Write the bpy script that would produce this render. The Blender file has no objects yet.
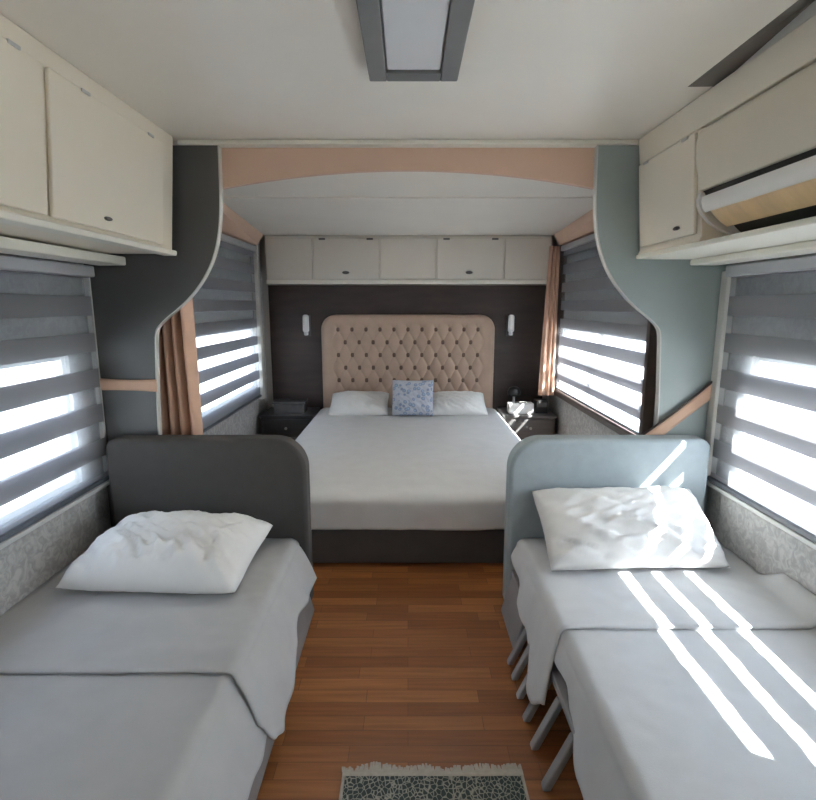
import bpy, bmesh, math, random
from mathutils import Vector, Matrix, noise
C = bpy.context.scene.collection
S = bpy.context.scene
R = math.radians

# ---------------------------------------------------------------- camera, sky, sun, exposure
cam_d = bpy.data.cameras.new('camera'); cam = bpy.data.objects.new('camera', cam_d); C.objects.link(cam)
cam_d.sensor_fit = 'HORIZONTAL'; cam_d.sensor_width = 36; cam_d.lens = 530 / 816 * 36
cam_d.clip_start = 0.02
cam.location = (0, 0, 1.45); cam.rotation_euler = (math.pi / 2 - math.atan(95 / 530), 0, 0)
S.camera = cam

w = bpy.data.worlds.new('sky'); S.world = w; w.use_nodes = True
wn = w.node_tree.nodes; wn.clear()
bg = wn.new('ShaderNodeBackground'); wo = wn.new('ShaderNodeOutputWorld')
tc = wn.new('ShaderNodeTexCoord'); sx = wn.new('ShaderNodeSeparateXYZ'); rp = wn.new('ShaderNodeValToRGB')
rp.color_ramp.elements[0].position = 0.0; rp.color_ramp.elements[0].color = (0.96, 0.95, 0.93, 1)
rp.color_ramp.elements[1].position = 0.9; rp.color_ramp.elements[1].color = (0.60, 0.74, 0.97, 1)
L = w.node_tree.links
L.new(tc.outputs['Generated'], sx.inputs[0]); L.new(sx.outputs['Z'], rp.inputs[0])
sd = wn.new('ShaderNodeVectorMath'); sd.operation = 'DOT_PRODUCT'; sd.inputs[1].default_value = Vector((1, -0.5, 1.2)).normalized()
ma = wn.new('ShaderNodeMath'); ma.operation = 'MULTIPLY_ADD'; ma.inputs[1].default_value = 0.95; ma.inputs[2].default_value = 0.78; ma.use_clamp = False
mc = wn.new('ShaderNodeVectorMath'); mc.operation = 'SCALE'           # the sky is brighter towards the sun
L.new(tc.outputs['Generated'], sd.inputs[0]); L.new(sd.outputs['Value'], ma.inputs[0])
L.new(rp.outputs[0], mc.inputs[0]); L.new(ma.outputs[0], mc.inputs['Scale']); L.new(mc.outputs[0], bg.inputs['Color']); L.new(bg.outputs[0], wo.inputs[0])
bg.inputs['Strength'].default_value = 5.8

sun_d = bpy.data.lights.new('sun', 'SUN'); sun = bpy.data.objects.new('sun', sun_d); C.objects.link(sun)
sun_d.energy = 48; sun_d.angle = R(0.53); sun_d.color = (1, 0.95, 0.87)
sun.rotation_euler = Vector((-1, 0.5, -1.2)).to_track_quat('-Z', 'Y').to_euler()
sun.location = (6, -3, 7)

def portal(name, loc, rot, sx_, sy_):
    d = bpy.data.lights.new(name, 'AREA'); d.shape = 'RECTANGLE'; d.size = sx_; d.size_y = sy_
    d.cycles.is_portal = True
    o = bpy.data.objects.new(name, d); o.location = loc; o.rotation_euler = rot; C.objects.link(o)
portal('daylight_right', (1.56, 1.5, 0.95), (0, R(90), 0), 0.6, 1.5)
portal('daylight_left', (-1.56, 1.4, 0.95), (0, R(-90), 0), 0.6, 1.7)
portal('daylight_bedroom_right', (1.56, 4.1, 0.93), (0, R(90), 0), 0.56, 1.95)
portal('daylight_bedroom_left', (-1.56, 4.1, 0.93), (0, R(-90), 0), 0.56, 1.95)
portal('added_hatch_daylight', (0, 2.685, 2.26), (0, 0, 0), .76, .25)  # portal for the added roof hatch
portal('added_daylight_near_right', (1.56, -.85, .95), (0, R(90), 0), 0.6, .9)  # portal for the added window behind the camera

S.view_settings.view_transform = 'Standard'; S.view_settings.look = 'None'
S.view_settings.gamma = 1; S.view_settings.use_curve_mapping = False
S.view_settings.exposure = 1.55
S.cycles.max_bounces = 14; S.cycles.diffuse_bounces = 8; S.cycles.transparent_max_bounces = 16
S.cycles.sample_clamp_indirect = 12
S.cycles.caustics_reflective = False; S.cycles.caustics_refractive = False

# ---------------------------------------------------------------- materials
def newmat(name):
    m = bpy.data.materials.new(name); m.use_nodes = True
    return m, m.node_tree.nodes, m.node_tree.links, m.node_tree.nodes['Principled BSDF']

def mat(name, col, rough=0.6, var=0.06, vscale=6, bump=0.0, bscale=200, metal=0, spec=0.5, stretch=None):
    m, n, l, b = newmat(name)
    b.inputs['Roughness'].default_value = rough; b.inputs['Metallic'].default_value = metal
    b.inputs['Specular IOR Level'].default_value = spec
    t = n.new('ShaderNodeTexCoord'); mp = n.new('ShaderNodeMapping'); l.new(t.outputs['Object'], mp.inputs[0])
    if stretch: mp.inputs['Scale'].default_value = stretch
    nz = n.new('ShaderNodeTexNoise'); nz.inputs['Scale'].default_value = vscale; nz.inputs['Detail'].default_value = 4
    l.new(mp.outputs[0], nz.inputs['Vector'])
    r = n.new('ShaderNodeValToRGB')
    r.color_ramp.elements[0].position = 0.3; r.color_ramp.elements[1].position = 0.7
    r.color_ramp.elements[0].color = tuple(c * (1 - var) for c in col) + (1,)
    r.color_ramp.elements[1].color = tuple(min(1, c * (1 + var)) for c in col) + (1,)
    l.new(nz.outputs['Fac'], r.inputs[0]); l.new(r.outputs[0], b.inputs['Base Color'])
    if bump:
        n2 = n.new('ShaderNodeTexNoise'); n2.inputs['Scale'].default_value = bscale; n2.inputs['Detail'].default_value = 3
        l.new(mp.outputs[0], n2.inputs['Vector'])
        bp = n.new('ShaderNodeBump'); bp.inputs['Strength'].default_value = bump; bp.inputs['Distance'].default_value = 0.01
        l.new(n2.outputs['Fac'], bp.inputs['Height']); l.new(bp.outputs[0], b.inputs['Normal'])
    return m

def wood_floor():
    m, n, l, b = newmat('laminate_floor')
    t = n.new('ShaderNodeTexCoord'); mp = n.new('ShaderNodeMapping')
    l.new(t.outputs['Object'], mp.inputs[0])
    br = n.new('ShaderNodeTexBrick')
    br.inputs['Scale'].default_value = 1; br.inputs['Brick Width'].default_value = 0.42; br.inputs['Row Height'].default_value = 0.065
    br.inputs['Mortar Size'].default_value = 0.0012; br.inputs['Mortar Smooth'].default_value = 0.3
    br.offset = 0.37; br.offset_frequency = 2; br.squash = 1.25; br.squash_frequency = 3
    br.inputs['Color1'].default_value = (0.225, 0.074, 0.020, 1); br.inputs['Color2'].default_value = (0.40, 0.155, 0.048, 1)
    br.inputs['Mortar'].default_value = (0.13, 0.055, 0.02, 1)
    l.new(mp.outputs[0], br.inputs['Vector'])
    m2 = n.new('ShaderNodeMapping'); m2.inputs['Scale'].default_value = (2.2, 42, 1); l.new(t.outputs['Object'], m2.inputs[0])
    nz = n.new('ShaderNodeTexNoise'); nz.inputs['Scale'].default_value = 1.4; nz.inputs['Detail'].default_value = 6
    l.new(m2.outputs[0], nz.inputs['Vector'])
    r = n.new('ShaderNodeValToRGB'); r.color_ramp.elements[0].position = .3; r.color_ramp.elements[1].position = .75
    r.color_ramp.elements[0].color = (0.68, 0.66, 0.64, 1); r.color_ramp.elements[1].color = (1.1, 1.1, 1.1, 1)
    l.new(nz.outputs['Fac'], r.inputs[0])
    mx = n.new('ShaderNodeMix'); mx.data_type = 'RGBA'; mx.blend_type = 'MULTIPLY'; mx.inputs['Factor'].default_value = 1
    l.new(br.outputs['Color'], mx.inputs['A']); l.new(r.outputs[0], mx.inputs['B']); l.new(mx.outputs['Result'], b.inputs['Base Color'])
    b.inputs['Roughness'].default_value = 0.38
    return m

def blind_cloth(name, col, transp, transl, tcol):
    m, n, l, b = newmat(name); out = n['Material Output']
    b.inputs['Base Color'].default_value = col + (1,); b.inputs['Roughness'].default_value = 0.85
    wv = n.new('ShaderNodeTexNoise'); wv.inputs['Scale'].default_value = 90
    t = n.new('ShaderNodeTexCoord'); l.new(t.outputs['Object'], wv.inputs['Vector'])
    bp = n.new('ShaderNodeBump'); bp.inputs['Strength'].default_value = .08; l.new(wv.outputs['Fac'], bp.inputs['Height']); l.new(bp.outputs[0], b.inputs['Normal'])
    tl = n.new('ShaderNodeBsdfTranslucent'); tl.inputs[0].default_value = tcol + (1,)
    m1 = n.new('ShaderNodeMixShader'); m1.inputs[0].default_value = transl
    l.new(b.outputs[0], m1.inputs[1]); l.new(tl.outputs[0], m1.inputs[2])
    tr = n.new('ShaderNodeBsdfTransparent'); tr.inputs[0].default_value = (0.95, 0.97, 1, 1)
    m2 = n.new('ShaderNodeMixShader'); m2.inputs[0].default_value = transp
    l.new(m1.outputs[0], m2.inputs[1]); l.new(tr.outputs[0], m2.inputs[2]); l.new(m2.outputs[0], out.inputs['Surface'])
    return m

def glass_mat():
    m, n, l, b = newmat('window_glass'); out = n['Material Output']
    tr = n.new('ShaderNodeBsdfTransparent'); tr.inputs[0].default_value = (0.93, 0.96, 0.97, 1)
    gl = n.new('ShaderNodeBsdfGlossy'); gl.inputs['Roughness'].default_value = 0.02
    lw = n.new('ShaderNodeLayerWeight'); lw.inputs[0].default_value = .3
    fr = n.new('ShaderNodeMath'); fr.operation = 'MULTIPLY_ADD'; fr.inputs[1].default_value = .25; fr.inputs[2].default_value = .03
    l.new(lw.outputs['Facing'], fr.inputs[0])
    mx = n.new('ShaderNodeMixShader'); l.new(fr.outputs[0], mx.inputs[0]); l.new(tr.outputs[0], mx.inputs[1]); l.new(gl.outputs[0], mx.inputs[2])
    l.new(mx.outputs[0], out.inputs['Surface'])
    return m

def wall_fabric():
    m, n, l, b = newmat('grey_wall_fabric')
    t = n.new('ShaderNodeTexCoord')
    v = n.new('ShaderNodeTexNoise'); v.inputs['Scale'].default_value = 26; v.inputs['Detail'].default_value = 8; v.inputs['Distortion'].default_value = 1.5
    l.new(t.outputs['Object'], v.inputs['Vector'])
    r = n.new('ShaderNodeValToRGB'); r.color_ramp.elements[0].position = .4; r.color_ramp.elements[1].position = .62
    r.color_ramp.elements[0].color = (0.33, 0.325, 0.32, 1); r.color_ramp.elements[1].color = (0.46, 0.455, 0.445, 1)
    l.new(v.outputs['Fac'], r.inputs[0]); l.new(r.outputs[0], b.inputs['Base Color']); b.inputs['Roughness'].default_value = .9
    return m

def cushion_pattern():
    m, n, l, b = newmat('blue_floral_print')
    t = n.new('ShaderNodeTexCoord')
    v = n.new('ShaderNodeTexVoronoi'); v.inputs['Scale'].default_value = 22; v.inputs['Randomness'].default_value = .7
    l.new(t.outputs['Object'], v.inputs['Vector'])
    r = n.new('ShaderNodeValToRGB'); r.color_ramp.elements[0].position = .30; r.color_ramp.elements[1].position = .48
    r.color_ramp.elements[0].color = (0.22, 0.28, 0.42, 1); r.color_ramp.elements[1].color = (0.50, 0.52, 0.58, 1)
    e = r.color_ramp.elements.new(.2); e.color = (0.36, 0.45, 0.60, 1)
    l.new(v.outputs['Distance'], r.inputs[0]); l.new(r.outputs[0], b.inputs['Base Color']); b.inputs['Roughness'].default_value = .9
    return m

def rug_pattern():
    m, n, l, b = newmat('rug_weave')
    t = n.new('ShaderNodeTexCoord'); mp = n.new('ShaderNodeMapping'); mp.inputs['Scale'].default_value = (1, .8, 1)
    l.new(t.outputs['Object'], mp.inputs[0])
    v = n.new('ShaderNodeTexVoronoi'); v.inputs['Scale'].default_value = 75; v.feature = 'DISTANCE_TO_EDGE'
    l.new(mp.outputs[0], v.inputs['Vector'])
    nz = n.new('ShaderNodeTexNoise'); nz.inputs['Scale'].default_value = 30; l.new(t.outputs['Object'], nz.inputs['Vector'])
    mt = n.new('ShaderNodeMath'); mt.operation = 'MULTIPLY'; l.new(v.outputs['Distance'], mt.inputs[0]); l.new(nz.outputs['Fac'], mt.inputs[1])
    r = n.new('ShaderNodeValToRGB'); r.color_ramp.elements[0].position = .012; r.color_ramp.elements[1].position = .05
    r.color_ramp.elements[0].color = (0.34, 0.33, 0.28, 1); r.color_ramp.elements[1].color = (0.035, 0.05, 0.05, 1)
    l.new(mt.outputs[0], r.inputs[0]); l.new(r.outputs[0], b.inputs['Base Color']); b.inputs['Roughness'].default_value = .95
    return m

M = dict(
    ceiling=mat('ceiling_laminate', (0.75, 0.70, 0.625), .45, .02, 3),
    recess=mat('brown_grey_recess', (0.16, 0.14, 0.12), .7, .04, 6),  # recess faces coloured darker than the rest of the ceiling
    cream=mat('cream_laminate', (0.74, 0.67, 0.55), .4, .02, 3),
    cream_rail=mat('cream_rail', (0.74, 0.71, 0.62), .4, .02, 3),
    white_cab=mat('white_locker_laminate', (0.66, 0.61, 0.54), .22, .02, 3),
    wall=wall_fabric(),
    wall_plain=mat('pale_grey_wall', (0.48, 0.46, 0.44), .8, .05, 8),
    floor=wood_floor(),
    panel=mat('blue_grey_laminate', (0.275, 0.315, 0.305), .42, .04, 5),
    panel_shaded=mat('shaded_blue_grey_laminate', (0.078, 0.077, 0.075), .42, .04, 5),  # same laminate as the other divider, with its shade put into the colour
    panel_edge=mat('pale_edge_band', (0.50, 0.49, 0.46), .5, .03, 5),
    peach=mat('peach_laminate', (0.62, 0.42, 0.31), .6, .03, 4),
    peach_cloth=mat('peach_cloth', (0.60, 0.385, 0.275), .85, .06, 12, .15, 300),
    brown_trim=mat('dark_brown_trim', (0.06, 0.04, 0.033), .5, .1, 10),
    up_shaded=mat('shaded_blue_grey_upholstery', (0.056, 0.051, 0.047), .8, .06, 20, .12, 400),  # same upholstery as the other headboard, shade painted into the colour
    blue_up=mat('blue_grey_upholstery', (0.315, 0.362, 0.382), .62, .05, 20, .1, 400),
    base=mat('grey_bed_base', (0.20, 0.185, 0.18), .7, .06, 12),
    base_brown=mat('dark_grey_brown_bed_base', (0.085, 0.074, 0.068), .7, .06, 12),
    slat=mat('grey_slat', (0.27, 0.26, 0.27), .6, .06, 12),
    base_dark=mat('dark_recess_board', (0.06, 0.055, 0.055), .8, .06, 12),
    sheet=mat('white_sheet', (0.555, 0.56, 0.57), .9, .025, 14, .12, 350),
    sheet_shaded=mat('shaded_white_sheet', (0.42, 0.415, 0.41), .9, .025, 14, .12, 350),  # same white sheets, colour darkened for the dimly lit bed
    spread=mat('white_bedspread', (0.62, 0.61, 0.60), .9, .03, 10, .15, 300),
    pillow=mat('white_pillow_cotton', (0.74, 0.73, 0.71), .9, .02, 10, .1, 300),
    mattress=mat('mattress_ticking', (0.6, 0.59, 0.57), .9, .03, 20),
    darkpanel=mat('dark_brown_panel', (0.046, 0.030, 0.027), .55, .25, 3, stretch=(1, 1, 5)),
    tuft=mat('beige_pink_upholstery', (0.43, 0.305, 0.23), .55, .06, 10, .08, 400),
    button=mat('brown_button', (0.13, 0.08, 0.055), .6, .05, 30),
    night=mat('dark_nightstand_wood', (0.045, 0.040, 0.040), .45, .2, 8, stretch=(1, 8, 8)),
    night_r=mat('grey_nightstand_wood', (0.13, 0.12, 0.115), .45, .1, 8, stretch=(1, 8, 8)),
    chrome=mat('brushed_chrome', (0.55, 0.55, 0.56), .3, .03, 40, metal=1),
    latch=mat('dark_latch_metal', (0.12, 0.115, 0.11), .4, .05, 40, metal=.6),
    shade=mat('white_lamp_shade', (0.82, 0.81, 0.79), .5, .02, 10),
    black=mat('black_plastic', (0.012, 0.012, 0.013), .4, .1, 20),
    white_box=mat('white_card', (0.72, 0.70, 0.67), .6, .03, 20),
    smoke=mat('smoked_grey_plastic', (0.11, 0.105, 0.105), .25, .1, 20),
    light_frame=mat('grey_metal_frame', (0.19, 0.19, 0.19), .45, .04, 20, metal=.2),
    diffuser=mat('white_diffuser', (0.60, 0.60, 0.61), .35, .01, 10),
    ac=mat('cream_plastic', (0.62, 0.56, 0.45), .4, .02, 4),
    ac_white=mat('white_plastic', (0.74, 0.71, 0.66), .35, .02, 6),
    ac_vane=mat('floor_reflection_vane', (0.88, 0.64, 0.36), .35, .08, 6, stretch=(1, 4, 1)),  # warm reflection of the floor is painted into the vane colour
    dark_slot=mat('dark_vent', (0.03, 0.027, 0.024), .7, .1, 20),
    frame_white=mat('window_frame_white', (0.55, 0.55, 0.54), .4, .03, 10),
    blind=blind_cloth('blind_opaque_cloth', (0.215, 0.215, 0.225), 0.0, .22, (0.34, 0.34, 0.37)),
    sheer=blind_cloth('blind_sheer_cloth', (0.50, 0.50, 0.50), .68, .4, (0.7, 0.72, 0.75)),
    rail=mat('grey_blind_rail', (0.42, 0.42, 0.43), .4, .03, 20),
    rail_dark=mat('dark_blind_rail', (0.10, 0.11, 0.13), .4, .03, 20),
    glass=glass_mat(),
    frosted=blind_cloth('frosted_acrylic', (0.8, 0.8, 0.8), 0.0, .75, (0.85, 0.84, 0.80)),
    rug=rug_pattern(),
    fringe=mat('cream_fringe', (0.42, 0.38, 0.33), .95, .1, 60),
    cushion=cushion_pattern(),
    ground=mat('pale_concrete_yard', (0.36, 0.36, 0.35), .9, .12, .6),
)

# ---------------------------------------------------------------- mesh helpers
def box(bm, x0, x1, y0, y1, z0, z1, mi=0):
    v = [bm.verts.new((x, y, z)) for x in (x0, x1) for y in (y0, y1) for z in (z0, z1)]
    for q in ((0, 1, 3, 2), (4, 6, 7, 5), (0, 4, 5, 1), (2, 3, 7, 6), (0, 2, 6, 4), (1, 5, 7, 3)):
        f = bm.faces.new([v[i] for i in q]); f.material_index = mi
    return v

def prism(bm, pts, axis, a, b):
    """closed outline pts (two coords) extruded along axis from a to b"""
    def P(p, h):
        if axis == 'y': return (p[0], h, p[1])
        if axis == 'x': return (h, p[0], p[1])
        return (p[0], p[1], h)
    A = [bm.verts.new(P(p, a)) for p in pts]; B = [bm.verts.new(P(p, b)) for p in pts]
    n = len(pts)
    bm.faces.new(A); bm.faces.new(B[::-1])
    for i in range(n):
        j = (i + 1) % n
        bm.faces.new((A[j], A[i], B[i], B[j]))

def cyl(bm, c, r0, r1, h, axis='z', n=20):
    m = Matrix.Translation(Vector(c))
    if axis == 'y': m = m @ Matrix.Rotation(R(90), 4, 'X')
    if axis == 'x': m = m @ Matrix.Rotation(R(90), 4, 'Y')
    bmesh.ops.create_cone(bm, cap_ends=True, segments=n, radius1=r0, radius2=r1, depth=h, matrix=m)

def lathe(bm, c, prof, n=24):
    rings = []
    for r, z in prof:
        rings.append([bm.verts.new((c[0] + r * math.cos(2 * math.pi * i / n), c[1] + r * math.sin(2 * math.pi * i / n), c[2] + z)) for i in range(n)])
    for a, b in zip(rings, rings[1:]):
        for i in range(n): bm.faces.new((a[i], a[(i + 1) % n], b[(i + 1) % n], b[i]))
    bm.faces.new(rings[0][::-1]); bm.faces.new(rings[-1])

def grid(bm, fn, nu, nv):
    V = [[bm.verts.new(fn(i / nu, j / nv)) for j in range(nv + 1)] for i in range(nu + 1)]
    for i in range(nu):
        for j in range(nv):
            bm.faces.new((V[i][j], V[i + 1][j], V[i + 1][j + 1], V[i][j + 1]))
    return V

def wloc(o):
    v = Vector((0, 0, 0))
    while o: v += o.location; o = o.parent
    return v

def make(name, bm, m, parent=None, bevel=0, seg=2, smooth=False, sub=0, thick=0):
    bmesh.ops.recalc_face_normals(bm, faces=bm.faces)
    if parent is None:
        xs = [v.co for v in bm.verts]
        o0 = Vector(((min(p.x for p in xs) + max(p.x for p in xs)) / 2, (min(p.y for p in xs) + max(p.y for p in xs)) / 2, min(p.z for p in xs)))
    else: o0 = wloc(parent)
    bmesh.ops.translate(bm, verts=bm.verts, vec=-o0)
    me = bpy.data.meshes.new(name); bm.to_mesh(me); bm.free()
    for k in (m if isinstance(m, (list, tuple)) else [m]): me.materials.append(M[k])
    if smooth: me.polygons.foreach_set('use_smooth', [True] * len(me.polygons))
    o = bpy.data.objects.new(name, me); C.objects.link(o)
    if parent is None: o.location = o0
    else: o.parent = parent
    if thick:
        k = o.modifiers.new('thickness', 'SOLIDIFY'); k.thickness = thick; k.offset = 0
    if bevel:
        k = o.modifiers.new('bevel', 'BEVEL'); k.width = bevel; k.segments = seg; k.limit_method = 'ANGLE'; k.angle_limit = R(40)
        if not smooth: me.polygons.foreach_set('use_smooth', [True] * len(me.polygons)); k.harden_normals = True
    if sub:
        k = o.modifiers.new('sub', 'SUBSURF'); k.levels = sub; k.render_levels = sub
    return o

def bx(name, d, m, parent=None, bevel=0.004, seg=2):
    bm = bmesh.new(); box(bm, *d); return make(name, bm, m, parent, bevel, seg)

def tag(o, label, cat, group=None, kind=None):
    o['label'] = label; o['category'] = cat
    if group: o['group'] = group
    if kind: o['kind'] = kind
    return o

def thing(name, loc, label, cat, group=None):
    o = bpy.data.objects.new(name, None); C.objects.link(o); o.location = loc; o.empty_display_size = .1
    return tag(o, label, cat, group)

def struct(name, bm, m, parent=None, **k):
    o = make(name, bm, m, parent, **k)
    if parent is None: o['kind'] = 'structure'
    return o

def nz(x, y, z=0.0): return noise.noise(Vector((x, y, z)))
def lerp_pts(pts, y):
    pts = sorted(pts)
    if y <= pts[0][0]: return pts[0][1]
    for (a, va), (b, vb) in zip(pts, pts[1:]):
        if y <= b:
            t = (y - a) / (b - a); t = t * t * (3 - 2 * t); return va + (vb - va) * t
    return pts[-1][1]

# ---------------------------------------------------------------- the room
W, WO = 1.47, 1.53
Y0, Y1 = -2.5, 5.45
bm = bmesh.new(); box(bm, -W, W, Y0, Y1, -0.05, 0); struct('floor', bm, 'floor')
bm = bmesh.new(); box(bm, -40, 40, -30, 40, -0.75, -0.7); struct('ground', bm, 'ground')
bm = bmesh.new()
for d in ((-W, 0.92, Y0, 2.5, 2.157, 2.23), (0.92, 1.02, 1.9, 2.5, 2.157, 2.23), (1.02, W, Y0, 2.5, 2.157, 2.23)):
    box(bm, *d)
ra = [bm.verts.new((.92, Y0, 2.157)), bm.verts.new((.92, 1.9, 2.157)), bm.verts.new((1.02, 1.9, 2.158)), bm.verts.new((1.02, 1.45, 2.205)), bm.verts.new((1.02, Y0, 2.225))]
bm.faces.new((ra[0], ra[1], ra[3], ra[4])); bm.faces.new((ra[1], ra[2], ra[3]))
for f_ in list(bm.faces)[-2:]: f_.material_index = 1
rb = [bm.verts.new(p) for p in ((1.0201, Y0, 2.157), (1.0201, 1.9, 2.157), (1.0201, 1.45, 2.205), (1.0201, Y0, 2.225))]
bm.faces.new(rb).material_index = 1
struct('ceiling', bm, ['ceiling', 'recess'])
bm = bmesh.new()
for xa_, xb_ in ((-W, -.38), (.38, W)): prism(bm, [(2.5, 2.135), (Y1, 2.085), (Y1, 2.23), (2.5, 2.23)], 'x', xa_, xb_)
prism(bm, [(2.81, 2.12975), (Y1, 2.085), (Y1, 2.23), (2.81, 2.23)], 'x', -.38, .38); box(bm, -.38, .38, 2.5, 2.56, 2.134, 2.23)
struct('ceiling_bedroom', bm, 'ceiling')
bm = bmesh.new(); box(bm, -1.15, 1.25, 3.5, 3.53, 2.108, 2.126); struct('trim_1', bm, 'ceiling', bevel=.003)

WZ0, WZ1, BZ1 = 0.66, 1.245, 1.25
OPEN = {1: [(-1.3, -.4, WZ0, 1.25), (0.78, 2.26, WZ0, WZ1), (3.15, 5.03, WZ0, BZ1)], -1: [(0.50, 2.29, WZ0, WZ1), (3.15, 5.06, WZ0, BZ1)]}
def side_wall(name, s):
    bm = bmesh.new()
    x0, x1 = sorted((s * W, s * WO)); ys = Y0
    for (a, b, z0, z1) in OPEN[s]:
        box(bm, x0, x1, ys, a, -.05, 2.23); box(bm, x0, x1, a, b, -.05, z0); box(bm, x0, x1, a, b, z1, 2.23); ys = b
    box(bm, x0, x1, ys, Y1, -.05, 2.23)
    struct(name, bm, 'wall')
side_wall('wall_left', -1); side_wall('wall_right', 1)
bm = bmesh.new(); box(bm, -WO, WO, Y1, Y1 + .06, -.05, 2.23); struct('wall_back', bm, 'wall_plain')
bm = bmesh.new(); box(bm, -WO, WO, Y0 - .06, Y0, -.05, 2.23)
struct('wall_front', bm, 'wall_plain')
# unseen box outside the sunny wall, shaped to block sun from the top blind slot
bm = bmesh.new(); box(bm, 1.55, 1.75, 0.3, 2.75, 1.46, 1.8); struct('trim_2', bm, 'cream_rail', bevel=.01)

def window(n, s, a, b, z0, z1, fm, mull=None):
    bm = bmesh.new()
    x0, x1 = sorted((s * 1.485, s * 1.52)); t = .028
    for d in ((a, a + t, z0, z1), (b - t, b, z0, z1), (a + t, b - t, z0, z0 + t), (a + t, b - t, z1 - t, z1)):
        box(bm, x0, x1, *d)
    if mull: box(bm, x0, x1, mull - .014, mull + .014, z0 + t, z1 - t)
    o = struct('window_%d' % n, bm, fm, bevel=.003)
    bm = bmesh.new(); g0, g1 = sorted((s * 1.500, s * 1.505)); box(bm, g0, g1, a + t, b - t, z0 + t, z1 - t)
    struct('glass', bm, 'glass', parent=o)
window(1, -1, *OPEN[-1][0], 'frame_white'); window(2, 1, *OPEN[1][1], 'frame_white')
window(3, -1, *OPEN[-1][1], 'frame_white'); window(6, 1, *OPEN[1][0], 'frame_white'); window(4, 1, *OPEN[1][2], 'brown_trim', mull=4.12)  # the window behind the camera is unseen, added for bounce light
# added frosted roof hatch, hidden behind the arch to brighten the bedroom
bm = bmesh.new()
for d in ((-.38, -.36, 2.56, 2.81), (.36, .38, 2.56, 2.81), (-.36, .36, 2.56, 2.58), (-.36, .36, 2.79, 2.81)): box(bm, *d, 2.14, 2.25)
o5 = struct('window_5', bm, 'frame_white')
bm = bmesh.new(); box(bm, -.36, .36, 2.58, 2.79, 2.20, 2.206); struct('added_hatch_pane', bm, 'frosted', parent=o5)

# sills and side posts of the front windows
for i, s in enumerate((-1, 1)):
    x0, x1 = sorted((s * 1.418, s * 1.4695))
    bm = bmesh.new(); box(bm, x0, x1, -.28, 2.465, .608, .63); struct('trim_%d' % (3 + i), bm, 'frame_white', bevel=.006)
    bm = bmesh.new(); x0, x1 = sorted((s * (1.44 if s < 0 else 1.42), s * 1.4695)); box(bm, x0, x1, (2.445 if s < 0 else 2.415), 2.466, .632, 1.60); struct('trim_%d' % (5 + i), bm, 'panel_edge', bevel=.006)
# padded lower wall lining
for i, s in enumerate((-1, 1)):
    x0, x1 = sorted((s * 1.44, s * 1.4695))
    bm = bmesh.new(); box(bm, x0, x1, -.28, 2.33, .002, .607); struct('trim_%d' % (7 + i), bm, 'wall', bevel=.01)
# bedroom corner posts and sloping peach cornices
bm = bmesh.new(); box(bm, -1.469, -1.40, 5.08, 5.14, .55, 2.0); struct('trim_9', bm, 'panel_edge', bevel=.006)
for i, (s, xa, xb) in enumerate(((-1, -1.12, -1.34), (1, 1.22, 1.35))):
    bm = bmesh.new()
    def ring(y, xt, zt):
        p = [(xt, zt), (s * 1.40, 2.0), (s * 1.4695, 2.0), (s * 1.4695, zt)]
        return [bm.verts.new((x, y, z)) for x, z in p]
    A = ring(2.53, xa, 2.132); B = ring(5.1, xb, 2.089)
    for k in range(4): bm.faces.new((A[k], A[(k + 1) % 4], B[(k + 1) % 4], B[k]))
    bm.faces.new(A[::-1]); bm.faces.new(B)
    struct('trim_%d' % (10 + i), bm, 'peach')
# arch between living part and bedroom, with its cream rail
pts = [(-.835, 2.134), (-.835, 1.963)]
for k in range(1, 24):
    x = -.835 + 1.67 * k / 24; pts.append((x, 1.963 + .077 * (1 - (x / .835) ** 2)))
pts += [(.835, 1.963), (.835, 2.134)]
bm = bmesh.new(); prism(bm, pts, 'y', 2.50, 2.53)
tag(make('arched_fascia', bm, 'peach', bevel=.003), 'peach arched fascia board spanning the opening to the bedroom', 'fascia board')
bm = bmesh.new(); box(bm, -1.0, 1.0, 2.455, 2.499, 2.136, 2.156); struct('trim_12', bm, 'cream_rail', bevel=.005)

# dark panel behind the double bed
bm = bmesh.new(); box(bm, -1.40, 1.395, 5.42, 5.449, 0.002, 1.643); struct('trim_13', bm, 'darkpanel')

# ---------------------------------------------------------------- dividing panels
EDGE = [(.83, 2.135), (.834, 1.95), (.842, 1.83), (.858, 1.735), (.888, 1.645), (.935, 1.563), (.995, 1.49), (1.06, 1.432), (1.12, 1.388), (1.158, 1.352), (1.172, 1.325), (1.178, 1.25), (1.20, .85), (1.205, .004)]
def smooth_edge(p):
    for _ in range(2):
        q = [p[0]]
        for a, b in zip(p, p[1:]):
            q += [(a[0] * .75 + b[0] * .25, a[1] * .75 + b[1] * .25), (a[0] * .25 + b[0] * .75, a[1] * .25 + b[1] * .75)]
        p = q + [p[-1]]
    return p
def divider(s, label, m):
    e = smooth_edge(EDGE)
    pts = [(s * x, z) for x, z in e] + [(s * 1.468, .004), (s * 1.468, 2.135)]
    t = thing('divider_panel', (s * 1.3, 2.49, 0), label, 'divider panel', 'curved divider panels')
    bm = bmesh.new(); prism(bm, pts, 'y', 2.47, 2.499); make('board', bm, m, t)
    off = [(s * (x - .006), z) for x, z in e]
    bm = bmesh.new(); prism(bm, [(s * (x - .0005), z) for x, z in e] + off[::-1], 'y', 2.467, 2.4995); o = make('edge_band', bm, 'panel_edge', t)
    o['label'] = 'pale band along the curved edge'
divider(-1, 'shade-darkened curved divider panel with the peach curtain gathered behind it', 'panel_shaded')
divider(1, 'blue-grey curved divider panel with the slanting peach strap across it', 'panel')

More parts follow.
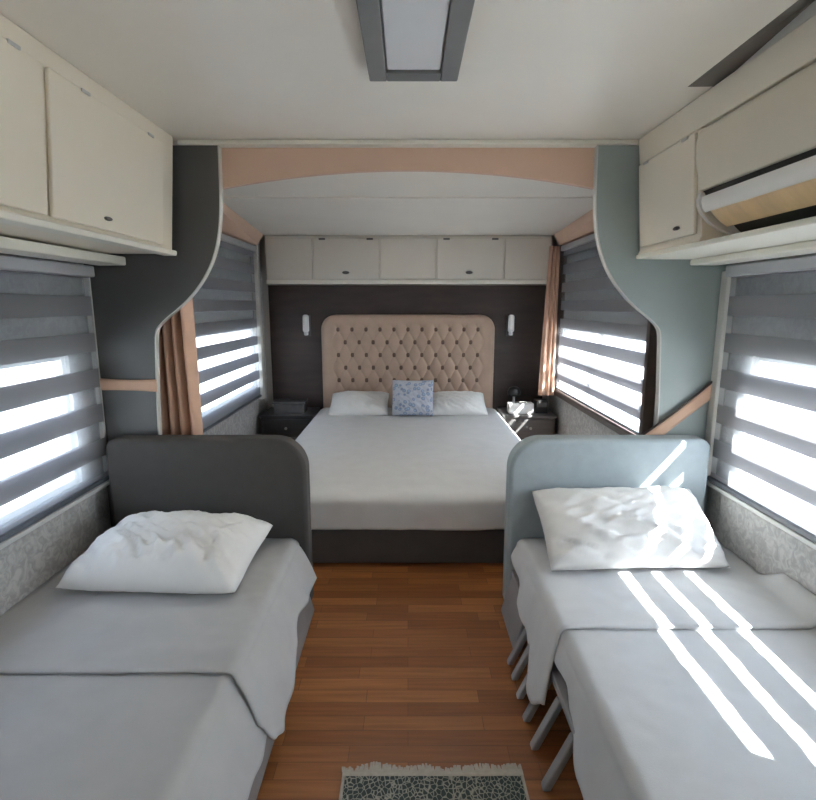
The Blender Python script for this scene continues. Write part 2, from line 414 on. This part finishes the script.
# ---------------------------------------------------------------- overhead lockers
def slope_box(bm, s, y0, y1, z0, z1, out0, out1, depth):
    """slab whose face leans: outer face x at z: lerp of the locker face, pushed out; depth behind it"""
    f = lambda z: 1.0 + (2.157 - z) / .487 * .04
    pts = [(s * (f(z0) - out0), z0), (s * (f(z1) - out1), z1), (s * (f(z1) - out1 + depth), z1), (s * (f(z0) - out0 + depth), z0)]
    prism(bm, pts, 'y', y0, y1)
def latch(door, s, y, z):
    f = 1.0 + (2.157 - z) / .487 * .04 - .014
    bm = bmesh.new(); cyl(bm, (s * (f - .004), y, z), .0135, .011, .010, 'x', 20)
    for v in bm.verts: v.co.y = y + (v.co.y - y) * 1.6; v.co.z = z + (v.co.z - z) * .55
    make('latch', bm, 'latch', door, bevel=.002)
def hinge(par, s, y, z):
    f = 1.0 + (2.157 - z) / .487 * .04 - .012
    bm = bmesh.new(); x0, x1 = sorted((s * (f - .006), s * (f + .008))); box(bm, x0, x1, y - .022, y + .022, z - .005, z + .005)
    make('hinge', bm, 'panel_edge', par, bevel=.002)

t = thing('overhead_locker', (-1.25, 1, 1.66), 'long cream overhead locker with drop doors above the shaded window', 'overhead locker', 'overhead lockers')
bm = bmesh.new(); prism(bm, [(-1.0, 2.156), (-1.04, 1.69), (-1.03, 1.672), (-1.468, 1.672), (-1.468, 2.156)], 'y', -1.5, 2.42); make('body', bm, 'cream', t, bevel=.005)
bm = bmesh.new(); slope_box(bm, -1, -1.5, 2.425, 1.664, 1.686, .018, .018, .06); make('bottom_rail', bm, 'cream_rail', t, bevel=.005)
for (a, b, lat) in ((.86, 1.578, None), (1.60, 2.30, 1.88)):
    bm = bmesh.new(); slope_box(bm, -1, a, b, 1.70, 2.098, .014, .014, .0135); d = make('door', bm, 'cream', t, bevel=.005)
    if lat: latch(d, -1, lat, 1.738)
    hinge(d, -1, a + .17, 2.094); hinge(d, -1, b - .11, 2.094)

t = thing('overhead_locker', (1.25, 2.2, 1.66), 'short cream overhead locker between the air conditioner and divider panel', 'overhead locker', 'overhead lockers')
bm = bmesh.new(); prism(bm, [(1.008, 2.05), (1.04, 1.69), (1.03, 1.672), (1.468, 1.672), (1.468, 2.05)], 'y', 1.952, 2.464); make('body', bm, 'cream', t, bevel=.005)
bm = bmesh.new(); slope_box(bm, 1, 1.975, 2.42, 1.70, 2.04, .014, .014, .0135); d = make('door', bm, 'cream', t, bevel=.005)
latch(d, 1, 2.09, 1.735); hinge(d, 1, 2.36, 2.036); hinge(d, 1, 2.04, 2.036)

bm = bmesh.new(); prism(bm, [(1.0, 2.156), (1.012, 2.053), (1.468, 2.053), (1.468, 2.156)], 'y', -1.5, 2.464)
tag(make('cornice_board', bm, 'cream', bevel=.005), 'cream cornice board over the air conditioner, along the ceiling edge', 'cornice')
bm = bmesh.new(); box(bm, 1.025, 1.468, -1.5, 2.464, 1.652, 1.671)
tag(make('locker_shelf', bm, 'cream_rail', bevel=.004), 'cream shelf board running under the air conditioner and short locker', 'shelf board')

for s, lab in ((-1, 'cream pelmet box over the shaded window, under the long locker'), (1, 'cream pelmet box over the sunny window, under the air conditioner')):
    x0, x1 = sorted((s * 1.27, s * 1.40)); zt = 1.663 if s < 0 else 1.651
    bm = bmesh.new(); box(bm, x0, x1, -1.0, 2.462, 1.625, zt)
    tag(make('window_pelmet', bm, 'cream_rail', bevel=.006), lab, 'pelmet', 'window pelmets')

# ---------------------------------------------------------------- air conditioner
t = thing('air_conditioner', (1.2, 1.45, 1.68), 'cream split air conditioner with open louvre beside the short locker', 'air conditioner')
YA, YB = 0.95, 1.945
bm = bmesh.new(); prism(bm, [(1.46, 2.045), (1.012, 2.045), (.992, 2.03), (.985, 1.99), (.990, 1.93), (1.012, 1.838), (1.06, 1.838), (1.20, 1.72), (1.20, 1.69), (1.46, 1.69)], 'y', YA, YB)
make('housing', bm, 'ac', t, bevel=.008, seg=3)
bm = bmesh.new(); prism(bm, [(1.022, 1.8375), (1.062, 1.8375), (1.195, 1.725), (1.195, 1.695), (1.17, 1.695), (1.15, 1.72), (1.06, 1.80), (1.03, 1.822)], 'y', YA + .012, YB - .012)
make('air_outlet', bm, 'dark_slot', t)
def strip(bm, pts, th, y0, y1):
    n = []
    for i, p in enumerate(pts):
        a = pts[max(0, i - 1)]; b = pts[min(len(pts) - 1, i + 1)]
        d = Vector((b[0] - a[0], b[1] - a[1])).normalized(); n.append((p[0] - d.y * th, p[1] + d.x * th))
    prism(bm, pts + n[::-1], 'y', y0, y1)
bm = bmesh.new(); strip(bm, [(1.014, 1.818), (1.013, 1.80), (1.018, 1.782), (1.030, 1.765)], .008, YA + .02, YB - .02); make('flap', bm, 'ac_white', t, bevel=.002)
bm = bmesh.new(); strip(bm, [(1.042, 1.770), (1.062, 1.748), (1.086, 1.728), (1.105, 1.716)], .007, YA + .03, YB - .03); make('vane', bm, 'ac_vane', t, bevel=.002)
bm = bmesh.new(); strip(bm, [(1.128, 1.722), (1.150, 1.702), (1.172, 1.690)], .006, YA + .03, YB - .03); make('lower_lip', bm, 'dark_slot', t, bevel=.002)
for y in (YA - .002, YB - .016):
    bm = bmesh.new(); prism(bm, [(1.012, 1.832), (1.006, 1.81), (1.010, 1.788), (1.024, 1.764), (1.05, 1.735), (1.09, 1.708), (1.14, 1.690), (1.20, 1.683), (1.20, 1.72), (1.06, 1.84)], 'y', y, y + .02)
    make('end_cap', bm, 'ac_white', t, bevel=.003)

# ---------------------------------------------------------------- ceiling light
t = thing('ceiling_light', (.017, 1.2, 2.11), 'long grey framed ceiling light with a white diffuser, switched off', 'ceiling light')
bm = bmesh.new()
for d in ((-.117, -.064, .55, 1.758), (.097, .150, .55, 1.758), (-.064, .097, 1.70, 1.758), (-.064, .097, .55, .605)):
    box(bm, *d, 2.118, 2.1565)
make('frame', bm, 'light_frame', t, bevel=.004)
bx('diffuser', (-.063, .096, .606, 1.699, 2.126, 2.150), 'diffuser', t, .006)

# ---------------------------------------------------------------- bedroom lockers on the back wall
t = thing('overhead_locker', (0, 5.3, 1.65), 'row of white overhead lockers above the tufted headboard', 'overhead locker', 'overhead lockers')
bm = bmesh.new(); prism(bm, [(5.125, 1.645), (5.125, 2.088), (5.418, 2.083), (5.418, 1.645)], 'x', -1.335, 1.345); make('body', bm, 'white_cab', t, bevel=.004)
bx('bottom_rail', (-1.335, 1.345, 5.108, 5.124, 1.646, 1.682), 'cream_rail', t, .004)
cols = [-1.33, -.89, -.265, .268, .90, 1.34]
for i in range(5):
    d = bx('door', (cols[i] + .007, cols[i + 1] - .007, 5.108, 5.1245, 1.69, 2.06), 'white_cab', t, .004)
    if i in (1, 3):
        xm = -.585 if i == 1 else .575
        bm = bmesh.new(); cyl(bm, (xm, 5.102, 1.75), .034, .03, .012, 'y', 20)
        for v in bm.verts: v.co.z = 1.75 + (v.co.z - 1.75) * .45
        make('latch', bm, 'latch', d)
        for xx in (cols[i] + .09, cols[i + 1] - .09):
            bx('hinge', (xx - .03, xx + .03, 5.102, 5.1085, 2.045, 2.062), 'latch', d, .002)

# ---------------------------------------------------------------- blinds
PH, PER, SH = 1.163, .1625, .078
def blind(s, y0, y1, z0, z1, label, x=1.428):
    t = thing('roller_blind', (s * x, (y0 + y1) / 2, z0), label, 'window blind', 'striped day-and-night window blinds')
    bx('headrail', tuple(sorted((s * (x - .025), s * (x + .025)))) + (y0, y1, z1 - .05, z1), 'rail', t, .008)
    cuts = {z0 + .015, z1 - .05}
    for k in range(-6, 8):
        for z in (PH + k * PER, PH + k * PER + SH):
            if z0 + .015 < z < z1 - .05: cuts.add(z)
    cuts = sorted(cuts); n = 24
    for nm, xl in (('front_cloth', x), ('rear_cloth', x + .024)):
        bm = bmesh.new()
        rows = [[bm.verts.new((s * (xl + .002 * nz(y0 + (y1 - y0) * i / n, z * 2)), y0 + .012 + (y1 - y0 - .024) * i / n, z)) for i in range(n + 1)] for z in cuts]
        for a, b, za, zb in zip(rows, rows[1:], cuts, cuts[1:]):
            zm = (za + zb) / 2; q = (zm - PH) % PER
            for i in range(n):
                f = bm.faces.new((a[i], a[i + 1], b[i + 1], b[i])); f.material_index = 1 if q < SH else 0
        make(nm, bm, ['blind', 'sheer'], t)
    o = bx('bottom_rail', tuple(sorted((s * (x - .012), s * (x + .012)))) + (y0 + .004, y1 - .004, z0 - .0, z0 + .022), 'rail_dark', t, .005)
blind(-1, .35, 2.442, .634, 1.622, 'grey and sheer striped blind on the shaded window beside the solid-based bed')
blind(1, .35, 2.412, .634, 1.622, 'grey and sheer striped blind glaring with sun beside the slat-based bed')
blind(-1, 2.90, 5.07, .575, 1.985, 'striped blind on the bedroom window beyond the gathered peach curtain')
blind(1, 3.16, 5.04, .655, 1.985, 'striped blind in a dark brown frame on the sunny bedroom window')
# dark brown casing of the sunny bedroom window
bm = bmesh.new()
for d in ((3.10, 3.145, .60, 1.99), (5.05, 5.085, .60, 1.99), (3.145, 5.05, .60, .645)):
    box(bm, 1.405, 1.4695, *d)
struct('trim_14', bm, 'brown_trim', bevel=.004)

# ---------------------------------------------------------------- curtains, straps
def curtain(label, pts_top, pts_bot, z0, z1, folds, amp, group=None):
    (xa, ya), (xb, yb) = pts_top; (xc, yc), (xd, yd) = pts_bot
    def fn(u, v):
        x0 = xa + (xc - xa) * v; x1 = xb + (xd - xb) * v; y0 = ya + (yc - ya) * v; y1 = yb + (yd - yb) * v
        x = x0 + (x1 - x0) * u; y = y0 + (y1 - y0) * u
        d = Vector((x1 - x0, y1 - y0)); d.normalize()
        a = amp * math.sin(2 * math.pi * folds * (u + .03 * math.sin(9 * u)) + .5 * math.sin(3 * v)) * (.75 + .5 * nz(u * 6, v * 2))
        return (x - d.y * a, y + d.x * a, z1 + (z0 - z1) * v)
    bm = bmesh.new(); grid(bm, fn, folds * 14, 24)
    return tag(make('curtain', bm, 'peach_cloth', smooth=True, thick=.006), label, 'curtain', 'peach curtains')
curtain('peach curtain gathered in folds behind the shade-darkened curved divider panel', ((-1.40, 2.60), (-1.06, 2.60)), ((-1.40, 2.60), (-1.03, 2.60)), .02, 1.98, 6, .040)
curtain('narrow short peach curtain at the sunny bedroom window, beside the dark panel', ((1.30, 5.03), (1.395, 5.03)), ((1.245, 5.0), (1.395, 5.0)), .60, 1.98, 3, .020)

def strap(label, a, b, wid, y, piping):
    t = thing('curtain_strap', (a[0], y, a[1]), label, 'curtain strap', 'peach curtain straps')
    d = Vector((b[0] - a[0], b[1] - a[1])).normalized(); n = Vector((-d.y, d.x)) * (wid / 2)
    if n.y < 0: n = -n
    def fn(u, v):
        c = Vector(a) + (Vector(b) - Vector(a)) * u + n * (2 * v - 1) * (1 - .15 * math.sin(math.pi * u))
        return (c.x, y - .006 * math.sin(math.pi * u), c.y)
    bm = bmesh.new(); grid(bm, fn, 16, 4); make('band', bm, 'peach_cloth', t, smooth=True, thick=.006)
    if piping:
        bm = bmesh.new(); grid(bm, lambda u, v: tuple(Vector(fn(u, 1)) + Vector((0, -.004, .002 + .010 * v))), 16, 1)
        o = make('piping', bm, 'brown_trim', t, smooth=True, thick=.008); o['label'] = 'dark brown edge'
strap('level peach strap across the shade-darkened divider panel to the curtain', (-1.462, 1.085), (-1.178, 1.078), .058, 2.458, False)
strap('slanting peach strap with dark edge across the blue-grey divider panel', (1.462, 1.085), (1.13, .805), .062, 2.458, True)

# ---------------------------------------------------------------- single beds
YH0, YH1 = 2.342, 2.448
def headboard(s, parent, m):
    r = .15; xo, xi, z1 = 1.388, .470, .848
    pts = [(s * xo, .012), (s * xi, .012)]
    for k in range(0, 13):
        a = R(180 - 90 * k / 12); pts.append((s * (xi + r + r * math.cos(a)), z1 - r + r * math.sin(a)))
    pts.append((s * (xo - .03), z1)); pts.append((s * xo, z1 - .03))
    bm = bmesh.new(); prism(bm, pts, 'y', YH0, YH1)
    return make('headboard', bm, m, parent, bevel=.028, seg=5)

def sheet(name, label, s, y0, y1, zt, hem, seed, near_fold=0.0, rise=None, xe=.525, xw=1.438, flare=.10, hw=1.0, group='white sheets on the single beds', lift=0.0, amp=.016):
    """cloth lying on a mattress, hanging over its aisle side; hem(y) = height of the hanging edge"""
    r = .035; NT, NC, ND = 40, 6, 16
    def fn(v, u):                                       # v along y, u across
        y = y0 + (y1 - y0) * v
        k = u * (NT + NC + ND)
        wr = .004 * nz(u * 9, y * 5, seed) + .003 * nz(u * 30, y * 22, seed + 3)
        fy = 0
        if k <= NT:
            a = k / NT; x = xw + (xe + r - xw) * a; z = zt + wr
            if rise and a < .06: z += rise(y) * (1 - a / .06)
        elif k <= NT + NC:
            a = (k - NT) / NC * math.pi / 2; x = xe + r - r * math.sin(a); z = zt - r + r * math.cos(a) + wr
        else:
            d = (k - NT - NC) / ND; h = lerp_pts(hem, y) + .008 * nz(y * 13, seed, 2)
            drop = (zt - r - h) * d
            x = xe - flare * (drop / .25) ** .8 * .8 - amp * (.3 + drop / .25) * (math.sin(y * 21 + seed) * .6 + nz(y * 9, drop * 3, seed)) * hw * min(1, d * 2)
            z = zt - r - drop
            fy = -near_fold * (drop / .25) * max(0, 1 - (y - y0) / .35)
        return (s * x, y + fy + lift * 0, z)
    bm = bmesh.new(); V = grid(bm, fn, int((y1 - y0) * 60), NT + NC + ND)
    if near_fold:                                      # turned-back thick hem on the near end
        pass
    return tag(make(name, bm, 'sheet' if s > 0 else 'sheet_shaded', smooth=True, thick=.009), label, 'bed sheet', group)

# shaded bed
t = thing('single_bed', (-.95, 1.2, 0), 'single bed with solid grey base and shade-darkened headboard, in the shade', 'bed', 'single beds')
bm = bmesh.new(); prism(bm, [(-1.437, .004), (-.445, .004), (-.505, .215), (-1.437, .215)], 'y', -.6, 2.335); make('base', bm, 'base', t, bevel=.012)
headboard(-1, t, 'up_shaded')
for a, b in ((-.6, 1.44), (1.445, 2.335)): bx('mattress', (-1.437, -.545, a, b, .216, .350), 'mattress', t, .03, 4)
sheet('bed_sheet', 'white sheet on the pillow half of the shaded bed, hanging into the aisle', -1, 1.42, 2.338, .366,
      [(2.34, .17), (2.24, .16), (2.0, .19), (1.85, .15), (1.69, .09), (1.55, .075), (1.47, .11), (1.42, .20)], 1.7, near_fold=.035, xe=.515, flare=.130, amp=.009)
sheet('bed_sheet', 'white sheet on the foot half of the shaded bed, tucked under the other', -1, -.55, 1.50, .352,
      [(1.5, .14), (1.3, .13), (.9, .10), (-.6, .1)], 4.2, xe=.53, flare=.145, amp=.006)

# sunny bed
t = thing('single_bed', (.95, 1.2, 0), 'single bed with slatted grey base and blue-grey headboard, in sun stripes', 'bed', 'single beds')
bx('base', (.56, 1.437, -.6, 2.335, .004, .215), 'base_dark', t, .01)
headboard(1, t, 'blue_up')
for a, b in ((-.6, 1.655), (1.66, 2.335)): bx('mattress', (.53, 1.437, a, b, .216, .350), 'mattress', t, .03, 4)
bm = bmesh.new(); box(bm, .49, .56, -.6, 2.335, .185, .214); make('side_rail', bm, 'slat', t, bevel=.006)
bm = bmesh.new(); prism(bm, [(.445, .004), (.492, .184), (.507, .184), (.460, .004)], 'y', 2.02, 2.335); make('side_panel', bm, 'slat', t, bevel=.006)
for y in (1.95, 1.86, 1.76, 1.65, 1.53, 1.38, 1.18, .98, .78):
    bm = bmesh.new(); prism(bm, [(.405, .004), (.488, .186), (.512, .186), (.430, .004)], 'y', y - .017, y + .017); make('slat', bm, 'slat', t, bevel=.006)
def tuck(y): return .0 if y > 2.0 else min(.075, (2.0 - y) * .6)
sheet('bed_sheet', 'white sheet on the pillow half of the sunny bed, hanging over grey slats', 1, 1.64, 2.338, .366,
      [(2.34, .28), (2.2, .26), (2.05, .20), (1.95, .17), (1.88, .135), (1.81, .07), (1.72, .075), (1.64, .13)], 2.9, near_fold=.09, rise=tuck, xe=.515, flare=.085)
sheet('bed_sheet', 'white sheet on the foot half of the sunny bed, crossed by long sun stripes', 1, -.55, 1.70, .353,
      [(1.7, .25), (1.5, .27), (1.42, .215), (1.25, .155), (1.0, .13), (-.6, .12)], 6.1, xe=.525, flare=.085, rise=lambda y: .07, amp=.010)

# ---------------------------------------------------------------- pillows
def pillow(name, label, cx, cy, cz, wx, wy, th, tilt, rz, seed, m='pillow', group=None, cat='pillow', roll=0, flat=.45, wr=1.0):
    n = 44
    mat_ = Matrix.Translation((cx, cy, cz)) @ Matrix.Rotation(R(rz), 4, 'Z') @ Matrix.Rotation(R(tilt), 4, 'X') @ Matrix.Rotation(R(roll), 4, 'Y')
    bm = bmesh.new()
    def pt(s_, t_, side):
        cr = 1 - .025 * (max(0, abs(s_) - .6) * max(0, abs(t_) - .6) / .16) ** 1.2
        x = s_ * wx / 2 * (1 - .045 * (1 - t_ * t_)) * cr; y = t_ * wy / 2 * (1 - .055 * (1 - s_ * s_)) * cr
        h = th * (max(0, 1 - abs(s_) ** 2.6) * max(0, 1 - abs(t_) ** 2.4)) ** .45
        e = (1 - s_ ** 8) * (1 - t_ ** 8)
        wv = (.5 * nz(s_ * 4 + t_ * 3, t_ * 2.2, seed) + .35 * nz(s_ * 9 - t_ * 7, t_ * 6, seed + 5)) * .022 * e * wr
        q = s_ * 3.2 + t_ * 2.6 + .5 * nz(s_ * 2, t_ * 2, seed + 9)
        wv += e * wr * .017 * (1 - abs(nz(q * 1.6, t_ * .8 - s_ * .5, seed + 2)) * 2.2) ** 3 * max(0, min(1, .6 - t_ * .8))
        wv += e * wr * .006 * math.sin(s_ * 9 + t_ * 7 + seed) * (abs(s_) + abs(t_)) * .5
        z = (h + wv) if side else (-h * flat + wv * .2)
        return mat_ @ Vector((x, y, z))
    top = [[bm.verts.new(pt(-1 + 2 * i / n, -1 + 2 * j / n, 1)) for j in range(n + 1)] for i in range(n + 1)]
    bot = [[top[i][j] if i in (0, n) or j in (0, n) else bm.verts.new(pt(-1 + 2 * i / n, -1 + 2 * j / n, 0)) for j in range(n + 1)] for i in range(n + 1)]
    for i in range(n):
        for j in range(n):
            bm.faces.new((top[i][j], top[i + 1][j], top[i + 1][j + 1], top[i][j + 1]))
            bm.faces.new((bot[i][j], bot[i][j + 1], bot[i + 1][j + 1], bot[i + 1][j]))
    return tag(make(name, bm, m, smooth=True), label, cat, group)
pillow('pillow', 'plump creased white pillow against the shade-darkened headboard', -.965, 2.045, .438, .70, .49, .135, 7, -3, 3.1, group='pillows on the single beds', wr=1.7)
pillow('pillow', 'white pillow in sun stripes, propped on the blue-grey headboard', .945, 2.17, .500, .76, .41, .10, 33, 2, 8.4, group='pillows on the single beds', wr=1.5)

# ---------------------------------------------------------------- double bed
t = thing('double_bed', (0, 4.1, 0), 'wide double bed with dark brown-grey base at the back', 'bed')
bx('base', (-.83, .83, 2.80, 5.33, .004, .235), 'base_brown', t, .01)
bx('mattress', (-.84, .84, 2.80, 5.33, .236, .375), 'mattress', t, .03, 4)
# bedspread: top with hanging front and sides
bm = bmesh.new()
XE, YF, YBk, ZT, HEM = .885, 2.775, 5.325, .412, .225
def spread(u, v):
    # u across (-1..1 incl. sides), v along (front drop .. back)
    drop_s = drop_f = 0
    a = u * 2 - 1; k = .82
    if abs(a) > k: drop_s = (abs(a) - k) / (1 - k); x = math.copysign(XE, a)
    else: x = a / k * XE
    if v < .1: drop_f = 1 - v / .1; y = YF
    else: y = YF + (YBk - YF) * (v - .1) / .9
    d = max(drop_s, drop_f)
    ex = max(0, 1 - (XE - abs(x)) / .05) ; ey = max(0, 1 - (y - YF) / .05)
    z = ZT - .018 * max(ex, ey) ** 2 - (ZT - .018 - HEM) * d
    z += .004 * nz(x * 4, y * 4, 1.5) + .0025 * nz(x * 14, y * 12, 4)
    if d > 0:
        if drop_f >= drop_s: y -= .012 * (.5 + .8 * nz(x * 7, d, 2)) * d + .006
        else: x += math.copysign(.012 * (.5 + .8 * nz(y * 6, d, 5)) * d + .006, x)
    if drop_f > 0 and drop_s > 0: x = math.copysign(XE + .012 * d, a)
    return (x, y, z)
grid(bm, spread, 90, 110)
tag(make('bedspread', bm, 'spread', smooth=True, thick=.008), 'plain white bedspread over the double bed', 'bedspread')
pillow('pillow', 'white pillow on the double bed, on the dark nightstand side', -.475, 5.09, .497, .58, .40, .085, 22, 0, 12.2, group='pillows on the double bed')
pillow('pillow', 'white pillow on the double bed, on the tissue box nightstand side', .475, 5.09, .497, .58, .40, .085, 22, 0, 17.7, group='pillows on the double bed')
pillow('cushion', 'small square blue-patterned cushion between the double bed pillows', .045, 4.95, .583, .40, .36, .06, 66, -2, 21, m='cushion', cat='cushion', flat=.9, wr=.6)

# ---------------------------------------------------------------- tufted headboard
t = thing('tufted_headboard', (0, 5.40, .30), 'beige button-tufted headboard with rounded top corners', 'headboard')
HW, HT, HB, RR = .872, 1.355, .30, .15
px, pz, xz0 = .1405, .1285, .695
def tuft(u, v):
    z = HB + (HT - HB) * v; hw = HW
    if z > HT - RR: hw = HW - (RR - math.sqrt(max(0, RR * RR - (z - (HT - RR)) ** 2)))
    a = u * 2 - 1; x = a * hw
    A = (x - .0) / px; B = (z - xz0) / (2 * pz)
    h = (abs(math.sin(math.pi * (A + B))) * abs(math.sin(math.pi * (A - B)))) ** .38
    inside = min(1, max(0, (HW - .10 - abs(x)) / .05)) * min(1, max(0, (HT - .085 - z) / .05))
    h = 1 * (1 - inside) * .8 + h * inside
    e = min(HW - abs(x), HT - z); dd = min(hw - abs(x), HT - z)
    ed = math.sqrt(max(0, min(1, dd / .04))) 
    return (x, 5.375 - .022 * h - .022 * ed + .012, z)
bm = bmesh.new(); grid(bm, tuft, 240, 120)
es = [e for e in bm.edges if e.is_boundary]
r_ = bmesh.ops.extrude_edge_only(bm, edges=es)
for v in r_['geom']:
    if isinstance(v, bmesh.types.BMVert): v.co.y = 5.419
make('padding', bm, 'tuft', t, smooth=True)
protob = None
for row in range(5):
    z = xz0 + row * pz; off = 0 if row % 2 == 0 else px / 2
    for i in range(-6, 7):
        x = i * px + off
        if abs(x) > HW - .15: continue
        if protob is None:
            bm = bmesh.new(); bmesh.ops.create_uvsphere(bm, u_segments=12, v_segments=8, radius=.024)
            for v in bm.verts: v.co.y *= .45
            bmesh.ops.translate(bm, verts=bm.verts, vec=wloc(t))
            protob = make('button', bm, 'button', t, smooth=True); o = protob
        else:
            o = protob.copy(); C.objects.link(o)
        o.parent = t; o.location = (x, 5.362 - 5.40, z - .30)

# ---------------------------------------------------------------- nightstands and what stands on them
def nightstand(x0, x1, m, label):
    y0, y1, zt = 4.97, 5.415, .405
    t = thing('nightstand', ((x0 + x1) / 2, 5.2, 0), label, 'nightstand', 'nightstands')
    bx('body', (x0 + .012, x1 - .012, y0 + .02, y1, .004, zt - .026), m, t, .004)
    bx('top', (x0, x1, y0, y1, zt - .025, zt), m, t, .008)
    for a, b in ((.03, .19), (.20, .365)):
        d = bx('drawer', (x0 + .03, x1 - .03, y0 + .004, y0 + .019, a, b), m, t, .004)
        bm = bmesh.new(); cyl(bm, ((x0 + x1) / 2, y0 - .006, (a + b) / 2), .011, .014, .018, 'y', 16); make('knob', bm, 'chrome', d, bevel=.002)
nightstand(-1.43, -.915, 'night', 'dark nightstand under the smoked tray box, nearest the shaded window')
nightstand(.925, 1.43, 'night_r', 'grey nightstand holding a white tissue box')

t = thing('tissue_box', (1.10, 5.12, .406), 'white tissue box on the grey nightstand', 'tissue box')
bx('carton', (.985, 1.225, 5.06, 5.18, .4065, .505), 'white_box', t, .005)
bx('opening', (1.05, 1.16, 5.09, 5.15, .5052, .5072), 'smoke', t, .001)
t = thing('table_lamp', (1.07, 5.28, .406), 'small dark lamp with a round shade behind the tissue box', 'lamp')
bm = bmesh.new(); lathe(bm, (1.07, 5.28, .4065), [(.045, 0), (.045, .012), (.018, .022), (.012, .06), (.012, .15)]); make('stem', bm, 'panel_edge', t, smooth=False)
bm = bmesh.new(); lathe(bm, (1.07, 5.28, .4065), [(.02, .135), (.062, .15), (.066, .185), (.05, .222), (.02, .236)]); make('shade', bm, 'black', t, smooth=True)
t = thing('clock_radio', (1.305, 5.12, .406), 'black clock radio beside the tissue box', 'clock radio')
bx('case', (1.245, 1.365, 5.07, 5.19, .4065, .535), 'black', t, .008)
bx('display', (1.258, 1.352, 5.066, 5.0705, .47, .52), 'smoke', t, .001)
t = thing('tray_box', (-1.16, 5.15, .406), 'smoked grey box on the dark nightstand', 'box')
bx('case', (-1.31, -1.01, 5.06, 5.24, .4065, .50), 'smoke', t, .01)
bx('lid', (-1.32, -1.00, 5.05, 5.25, .5005, .525), 'smoke', t, .008)

# ---------------------------------------------------------------- wall lights
def wall_light(x, label):
    t = thing('wall_light', (x, 5.40, 1.14), label, 'wall light', 'wall lights beside the headboard')
    bx('back_plate', (x - .035, x + .035, 5.405, 5.4195, 1.14, 1.35), 'latch', t, .004)
    bm = bmesh.new(); cyl(bm, (x, 5.385, 1.21), .010, .010, .04, 'y', 12); make('arm', bm, 'chrome', t)
    bm = bmesh.new(); lathe(bm, (x, 5.345, 1.185), [(.020, 0), (.030, .006), (.032, .02), (.030, .15), (.024, .165), (.012, .17)]); make('lamp_shade', bm, 'shade', t, smooth=True)
    bm = bmesh.new(); lathe(bm, (x, 5.345, 1.15), [(.014, 0), (.022, .006), (.022, .034)]); make('lamp_cap', bm, 'chrome', t, bevel=.002)
    return t
wl = wall_light(-1.02, 'slim white wall light on the dark panel above the smoked box')
def copy_tree(o, parent=None):
    c = o.copy(); C.objects.link(c); c.parent = parent
    for ch in list(o.children): copy_tree(ch, c)
    return c
w2 = copy_tree(wl); w2.location.x = 1.03; w2['label'] = 'slim white wall light on the dark panel above the tissue box'

# ---------------------------------------------------------------- rug
t = thing('rug', (.077, .8, 0), 'small dark patterned rug with cream fringe on the wood floor', 'rug')
bm = bmesh.new(); grid(bm, lambda u, v: (-.195 + .545 * u, .15 + 1.262 * v, .007 + .002 * nz(u * 6, v * 9)), 30, 60); make('field', bm, 'rug', t, thick=.01)
bm = bmesh.new()
box(bm, -.205, -.1955, .15, 1.425, .002, .012); box(bm, .3505, .360, .15, 1.425, .002, .012); box(bm, -.205, .36, 1.413, 1.428, .002, .013)
make('border', bm, 'fringe', t, bevel=.003)
bm = bmesh.new(); rnd = random.Random(4)
for i in range(110):
    x = -.203 + .56 * i / 109; l = .018 + .022 * (.5 + nz(x * 14, 3.3)) + rnd.uniform(-.004, .004); dx = rnd.uniform(-.006, .006)
    v = [bm.verts.new(p) for p in ((x - .0035, 1.428, .003), (x + .0035, 1.428, .003), (x + .003 + dx, 1.428 + l, .002), (x - .003 + dx, 1.428 + l, .002),
                                   (x - .0035, 1.428, .010), (x + .0035, 1.428, .010), (x + .003 + dx, 1.428 + l, .006), (x - .003 + dx, 1.428 + l, .006))]
    for q in ((0, 1, 2, 3), (7, 6, 5, 4), (0, 4, 5, 1), (2, 6, 7, 3), (1, 5, 6, 2), (0, 3, 7, 4)): bm.faces.new([v[k] for k in q])
o = make('fringe', bm, 'fringe', t); o['kind'] = 'stuff'
